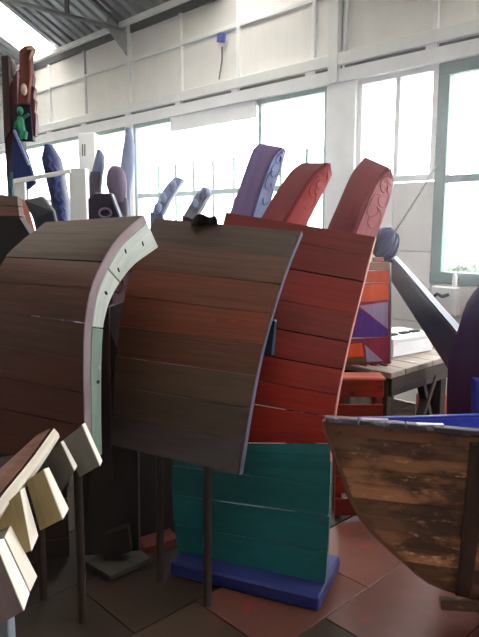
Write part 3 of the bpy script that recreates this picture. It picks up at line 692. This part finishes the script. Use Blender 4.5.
# white case on the table, red can below, switch box, bottle
wc = thing('white_case', 'flat white case lying on the work table', 'case', P(412, 357, 3.75))
q = G(394, 360, .8); cdir = V((.12, 1, 0)).normalized(); cper = V((-1, .12, 0)).normalized()
cc = q + cdir * .22 + cper * .17
wm = mat('case_white', '#e2e2e6', '#d3d4da', rough=.4, bump=.03)
box('body', cc + Z * .045, cdir * .2, cper * .14, Z * .044, wm, wc, .008); box('lid', cc + Z * .105, cdir * .203, cper * .143, Z * .014, wm, wc, .006)
for k in (-.1, .02, .12): box('catch', cc + cdir * k + cper * -.05 + Z * .123, cdir * .035, cper * .02, Z * .006, slot, wc, .002)
rc = thing('red_can', 'small orange red can on the floor under the work table', 'can', ground(P(432, 395, 3.9)))
p0 = ground(P(432, 395, 3.9)); tube('body', [p0 + Z * .0, p0 + Z * .2, p0 + Z * .4, p0 + Z * .5, p0 + Z * .55], .1, mat('can_red', '#b8402a', '#a03824', rough=.4, bump=.03), rc, 18, rad=[.1, .1, .1, .1, .06]); tube('neck', [p0 + Z * .55, p0 + Z * .6], .035, slot, rc, 12)
eb = W(449, 299); ebx = thing('switch_box', 'white wall box with a dark handle below the green window', 'box', (eb.x, WY - .01, eb.z - .12))
abox('body', eb.x - .12, eb.x + .11, WY - .09, WY - .012, eb.z - .13, eb.z + .11, whiter, ebx, .01); 
tube('handle', [V((eb.x - .09, WY - .1, eb.z + .02)), V((eb.x - .04, WY - .13, eb.z + .05)), V((eb.x + .0, WY - .12, eb.z + .03)), V((eb.x + .05, WY - .1, eb.z + .05))], .014, slot, ebx, 8)
sb_ = W(456, 285, WY - .02); bo = thing('bottle', 'tiny white bottle standing on the wall switch box', 'bottle', (0, 0, 0))
bo.location = (sb_.x, WY - .045, eb.z + .11)
p0 = V(bo.location); tube('body', [p0, p0 + Z * .09, p0 + Z * .11], .022, whiter, bo, 12, rad=[.022, .022, .012]); tube('cap', [p0 + Z * .11, p0 + Z * .13], .012, whiter, bo, 10)

# ================================================================== LEFT BACKGROUND: totems
# tall totem
D = 5.0
tt = thing('tall_totem', 'tall rusty red totem of planks with a green figure, at the left edge', 'sculpture', ground(P(20, 200, 5.1)))
tr1 = wood('tt_red', '#7d3a2f', '#6a3226', '#9a5646', scale=4, rough=.55); tr2 = wood('tt_dark', '#4d3430', '#3d2c2a', scale=4); tr3 = wood('tt_plum', '#6a3440', '#572c38', scale=4); navy = wood('tt_navy', '#2c3a7a', '#24306a', '#5a6ab0', scale=8, bump=.35)
prism('trunk', [P(4, 130, 5.12), P(22, 130, 5.12), ground(P(20, 130, 5.12)), ground(P(4, 130, 5.12))], F * .1, tr2, tt)
prism('plank', [P(1, 56, 5.08), P(8, 55, 5.08), P(11, 130, 5.08), P(4, 141, 5.08)], F * .06, tr2, tt)
prism('plank', [P(8, 90, 5.1), P(17, 70, 5.1), P(18, 140, 5.1), P(7, 142, 5.1)], F * .05, tr3, tt)
prism('plank', [P(19, 50, 5.0), P(24, 45.5, 5.0), P(32.5, 45, 5.0), P(33, 49, 5.0), P(30, 54, 5.0), P(30.5, 76, 5.0), P(28, 104, 5.0), P(17, 104, 5.0), P(19, 76, 5.0)], F * .09, tr1, tt, .008)
loft('hook', [[P(27, 48, 4.98), P(32, 47, 4.98), P(33.4, 50, 4.98), P(31, 56, 4.98), P(30, 60, 4.98)], [P(27, 50, 4.97), P(30, 49.5, 4.97), P(31, 51, 4.97), P(29.4, 56, 4.97), P(29, 60, 4.97)], [P(27, 49, 5.02), P(31, 48, 5.02), P(32.4, 50.5, 5.02), P(30, 56, 5.02), P(29.5, 60, 5.02)]], wood('tt_pale', '#c9a692', '#b58c78'), tt, 10, .002)
zz = [(29, 62)]; 
prism('notched_plank', [P(x, y, 5.05) for x, y in ((27, 70), (31, 62), (32, 74), (33.5, 76), (32.5, 86), (34.5, 88), (33.5, 98), (35.5, 101), (34.5, 112), (36, 114), (35.5, 136), (27, 138))], F * .06, tr3, tt, .003)
blob('pale_oval', P(24, 89.5, 4.99), R * .024, F * .02, Z * .045, wood('tt_oval', '#d6c3b2', '#c2ab98'), tt)
blob('grey_disc', P(12, 68, 5.15), R * .035, F * .02, Z * .06, wood('tt_disc', '#a5a09c', '#8f8a88'), tt)
prism('niche', [P(14, 104, 5.03), P(30, 104, 5.03), P(33, 141, 5.03), P(13, 141, 5.03)], F * .06, wood('tt_niche', '#1d2a3c', '#18222f'), tt)
gf = wood('tt_green', '#2f8a66', '#267255', '#6ab894', scale=9, bump=.3)
fg = [tube('figure', [P(21, 117, 5.0), P(20, 124, 5.0), P(22, 131, 5.0), P(20, 139, 5.0)], .03, gf, tt, 8, rad=[.025, .035, .03, .02])]
tube('arm', [P(21, 119, 5.0), P(25, 117, 4.99), P(29, 114, 4.99)], .012, gf, fg[0], 6); tube('arm', [P(20, 119, 5.0), P(16, 123, 4.99), P(15, 128, 4.99)], .012, gf, fg[0], 6); tube('leg', [P(22, 130, 5.0), P(26, 133, 4.99), P(25, 139, 4.99)], .015, gf, fg[0], 6)
blob('head', P(20, 111, 5.0), R * .025, F * .025, Z * .032, gf, fg[0])
prism('blue_blade', [P(x, y, 4.97) for x, y in ((14, 128), (19, 140), (27, 155), (35, 183), (27, 190), (13, 180), (9, 168), (12, 145))], F * .05, navy, tt, .006)
bar('blade_ridge', P(14, 130, 4.96), P(29, 165, 4.95), .02, .02, wood('tt_ridge', '#8fa0d0', '#7a8cc0'), tt)
prism('teal_strip', [P(9, 172, 4.95), P(12, 172, 4.95), P(12, 196, 4.95), P(8, 196, 4.95)], F * .04, wood('tt_teal', '#2f6a78', '#285a68'), tt)
# blue carved column
bc = thing('blue_totem', 'deep blue carved column standing between the tall totem and the white posts', 'sculpture', ground(P(60, 220, 5.3)))
cb_ = rows('column', [(145, 46, 52), (150, 42.5, 57), (165, 44, 62), (180, 48, 65), (200, 52, 68), (222, 54, 70)], 5.3, .22, navy, bc, ex=3.2, floor=(52, 72))
for k in range(6):
    y = 156 + k * 10; x = 47 + (y - 150) * .16 + (k * 5) % 7; tube('carved_groove', [P(x, y, 5.18), P(x + 3, y + 5, 5.17), P(x + 1, y + 10, 5.18), P(x + 5, y + 15, 5.18)], .011, wood('bt_line', '#3f4f9a', '#36458a'), cb_, 5)
# white posts
wp = thing('white_stand', 'white wooden post with a crossbar, in front of the left window', 'stand', ground(P(76, 200, 4.74)))
prism('post', [P(68.5, 168, 4.74), P(85, 168, 4.74), ground(P(85, 168, 4.74)), ground(P(68.5, 168, 4.74))], F * .12, whiter, wp); prism('crossbar', [P(13, 179, 4.70), P(70, 169, 4.70), P(70, 173, 4.70), P(13, 184, 4.70)], F * .04, whiter, wp)
prism('post', [P(13, 181, 4.74), P(24, 179, 4.74), ground(P(24, 181, 4.74)), ground(P(13, 181, 4.74))], F * .05, whiter, wp)
wq = thing('white_cabinet', 'tall narrow white cabinet with dark vents, behind the white post', 'cabinet', ground(P(86, 200, 7.0)))
prism('body', [P(77.5, 133, 7), P(94.5, 132, 7), ground(P(94.5, 133, 7)), ground(P(77.5, 133, 7))], F * .3, whiter, wq, .01)
for k in range(2): prism('vent', [P(82 + k * 2.2, 144, 6.995), P(83.2 + k * 2.2, 144, 6.995), P(83.2 + k * 2.2, 156, 6.995), P(82 + k * 2.2, 156, 6.995)], F * .004, slot, wq, 0)
# dark mauve totems
mv = wood('mv', '#5a4a66', '#4a3d58', '#7a6a86', scale=6, bump=.35); mvl = wood('mv_light', '#98a4cc', '#8290bd', '#b9c2de', scale=6, bump=.3)
a = thing('pointed_totem', 'slender dark mauve pointed totem beside the white post', 'sculpture', ground(P(94, 215, 5.15)))
rows('body', [(172, 91, 103), (185, 87, 102), (200, 85, 101), (216, 85, 101)], 5.15, .12, mv, a, ex=2.5, floor=(84, 101)); rows('tip', [(150, 97.5, 101), (156, 96, 104.5), (166, 93.5, 104.5), (176, 91, 103)], 5.15, .1, wood('mv_tip', '#7480a8', '#66719a'), a)
a = thing('headed_totem', 'mauve carved totem with a round head and a pale blue blade rising behind', 'sculpture', ground(P(120, 215, 5.1)))
rows('blade', [(128, 126, 131), (134, 124.5, 134), (142, 124, 134.5), (160, 121, 134.5), (190, 119, 132), (216, 118, 131)], 5.16, .08, mvl, a, floor=(118, 131))
rows('head', [(166, 112, 119), (171, 108, 124), (182, 106, 127), (193, 109, 127), (202, 113, 127)], 5.04, .16, wood('mv_head', '#6a5878', '#5a4a68', '#8a7a98', scale=7, bump=.35), a, ex=2)
rows('body', [(198, 113, 128), (216, 113, 129)], 5.04, .12, mv, a, floor=(112, 129))
a = thing('carved_block', 'dark carved block with a ring, peeping over the left brown panel', 'sculpture', ground(P(103, 215, 4.2)))
o_ = prism('block', [P(88, 199, 4.2), P(95, 193.5, 4.2), P(110, 193, 4.2), P(119, 217, 4.17), ground(P(119, 217, 4.17)), ground(P(88, 217, 4.2))], F * .14, wood('cb', '#463a52', '#3a3046', '#5a4a66', scale=6), a, .005)
def ring(nm, x, y, d, rx, ry, th, m, root, ph=0): 
    return tube(nm, [P(x + rx * math.cos(k / 20 * 2 * math.pi), y + ry * math.sin(k / 20 * 2 * math.pi), d) for k in range(21)], th, m, root, 6)
ring('carved_ring', 105, 213, 4.18, 6, 4.5, .008, wood('cb_ring', '#8a7a98', '#7a6a88'), o_)
prism('edge_trim', [P(110, 193, 4.17), P(111.5, 193, 4.17), P(120, 216, 4.15), P(118.5, 217, 4.15)], F * .02, mvl, a, .001)
# two pale slanted carvings behind the centre panel
slanted = []; a = thing('slanted_carving', 'pale blue slanted carved timber, left of two behind the centre panel', 'sculpture', ground(P(152, 230, 5.0)))
loft('timber', [[P(151, 214, 5.0), P(163, 190, 5.0), P(175, 176, 5.0)], [P(163, 216, 4.96), P(172, 198, 4.96), P(184, 179, 4.96)], [P(165, 216, 5.1), P(174, 198, 5.1), P(186, 181, 5.1)], [P(153, 214, 5.12), P(165, 190, 5.12), P(177, 176, 5.12)]], mvl, a, 8, .01)
slanted.append(a)
prism('post', [P(150, 212, 4.98), P(163, 216, 4.98), ground(P(161, 216, 4.98)), ground(P(147, 216, 4.98))], F * .1, wood('sc_post', '#5a62a0', '#4a528c'), a)
a = thing('slanted_carving', 'grey slanted carved timber with a knobbed end, right of two behind the centre panel', 'sculpture', ground(P(190, 230, 4.6)))
o_ = loft('timber', [[P(183, 216, 4.6), P(194, 197, 4.6), P(203, 186, 4.6)], [P(194, 220, 4.56), P(204, 202, 4.56), P(212, 190, 4.56)], [P(198, 220, 4.66), P(208, 202, 4.66), P(214, 192, 4.66)], [P(187, 216, 4.7), P(198, 197, 4.7), P(206, 187, 4.7)]], wood('sg', '#7d8098', '#6c6f88', '#a9adc2', scale=8, bump=.4), a, 8, .008)
slanted.append(a)
blob('knob', P(207, 192, 4.55), R * .03, F * .03, Z * .035, mvl, o_); prism('post', [P(182, 215, 4.6), P(196, 220, 4.6), ground(P(196, 220, 4.6)), ground(P(181, 220, 4.6))], F * .1, mv, a)
for (x, y, d, r_, o) in ((163, 198, 4.98, .034, 0), (173, 186, 4.98, .036, 0), (158, 208, 4.98, .034, 0), (195, 204, 4.58, .028, 1), (202, 195, 4.58, .03, 1)):
    blob('carved_knot', P(x, y, d), R * r_, F * r_, Z * r_ * 1.3, mvl, slanted[o], noise=.15, seg=10, rings=6)
# carved face board glimpsed between the panels
a = thing('eye_board', 'pinkish carved board with a ringed eye seen between the two curved panels', 'sculpture', ground(P(130, 300, 3.3)))
o_ = prism('board', [P(112, 262, 3.3), P(130, 254, 3.3), P(143, 252, 3.3), P(143, 262, 3.3), ground(P(140, 300, 3.3)), ground(P(108, 300, 3.3))], F * .06, wood('eye_board', '#a58a90', '#8f7078', '#6a5560', scale=7, bump=.35), a)
for r_ in (5.5, 3): ring('carved_ring', 132, 266, 3.29, r_, r_ * .95, .009, wood('eye_ring', '#6a4a58', '#5a3e4c'), o_)
ring('carved_ring', 118, 284, 3.29, 5, 8, .009, wood('eye_ring', '#6a4a58'), o_)
prism('ochre_cap', [P(132, 255, 3.285), P(145, 248, 3.285), P(146, 251, 3.285), P(134, 259, 3.285)], F * .04, wood('ochre', '#c9a050', '#b58c40'), a)
# dark hull ends at the far left
a = thing('hull_end', 'brown hull end with a black lower half at the left edge of the room', 'sculpture', ground(P(5, 260, 3.2)))
hull_panel(a, [P(-20, 192, 3.22), P(-22, 215, 3.2)], [P(17, 196, 3.15), P(19, 216, 3.12)], 2, [wood('he', '#6a5650', '#5a4844', '#8a5a5a', scale=4), wood('he2', '#7a5654', '#6a4a4a')], .04, sub=2)
prism('body', [P(-22, 216, 3.2), P(19, 217, 3.12), P(31, 236, 3.1), P(31, 300, 3.1), ground(P(25, 300, 3.12)), ground(P(-22, 300, 3.2))], F * .08, wood('he_dark', '#1f1b1c', '#282224'), a)
a = thing('prow_end', 'navy blue prow end with a rusty left flank behind the left brown panel', 'sculpture', ground(P(45, 230, 3.6)))
nv = wood('pe_navy', '#1a1d30', '#141726', scale=5)
loft('prow', [[P(24, 200, 3.6), P(30, 213, 3.58), P(38, 240, 3.55), P(40, 330, 3.55), ground(P(40, 330, 3.55))], [P(42, 196, 3.66), P(50, 208, 3.62), P(58, 226, 3.6), P(62, 330, 3.6), ground(P(62, 330, 3.6))],
               [P(44, 196, 3.8), P(52, 208, 3.76), P(60, 226, 3.74), P(64, 330, 3.74), ground(P(64, 330, 3.74))], [P(26, 200, 3.76), P(32, 213, 3.74), P(40, 240, 3.7), P(42, 330, 3.7), ground(P(42, 330, 3.7))]], nv, a, 14, .008)
loft('flank', [[P(18, 201, 3.56), P(23, 215, 3.54), P(31, 236, 3.5)], [P(24, 199, 3.59), P(30, 213, 3.57), P(37, 238, 3.54)], [P(24, 199, 3.63), P(30, 213, 3.61), P(37, 238, 3.58)], [P(18, 201, 3.6), P(23, 215, 3.58), P(31, 236, 3.54)]], wood('pe_rust', '#a0604e', '#8a4c40', '#c9907a', scale=6), a, 8, .003)
loft('pale_edge', [[P(18, 200, 3.55), P(23, 215, 3.53), P(31, 237, 3.49)], [P(19.2, 200, 3.55), P(24.2, 215, 3.53), P(32, 236, 3.49)], [P(19.2, 200, 3.58), P(24.2, 215, 3.56), P(32, 236, 3.52)], [P(18, 200, 3.58), P(23, 215, 3.56), P(31, 237, 3.52)]], wood('pe_edge', '#d6c6cc', '#c2b2ba'), a, 8, .001)

# ================================================================== haze volume added to imitate the glare of the windows
hz = bpy.data.materials.new('glare_haze'); hz.use_nodes = True; hz.node_tree.nodes.clear()
vo = hz.node_tree.nodes.new('ShaderNodeVolumeScatter'); vo.inputs['Density'].default_value = .046; vo.inputs['Anisotropy'].default_value = .6; vo.inputs['Color'].default_value = (.93, .95, 1, 1)
ho = hz.node_tree.nodes.new('ShaderNodeOutputMaterial'); hz.node_tree.links.new(vo.outputs[0], ho.inputs['Volume'])
h_ = abox('glare_haze', XL + .1, XR - .1, 2.3, WY - .2, 1.2, 3.0, hz, None, 0)
tag(h_, 'thin bright haze added in front of the windows to imitate their glare', 'haze', kind='stuff')
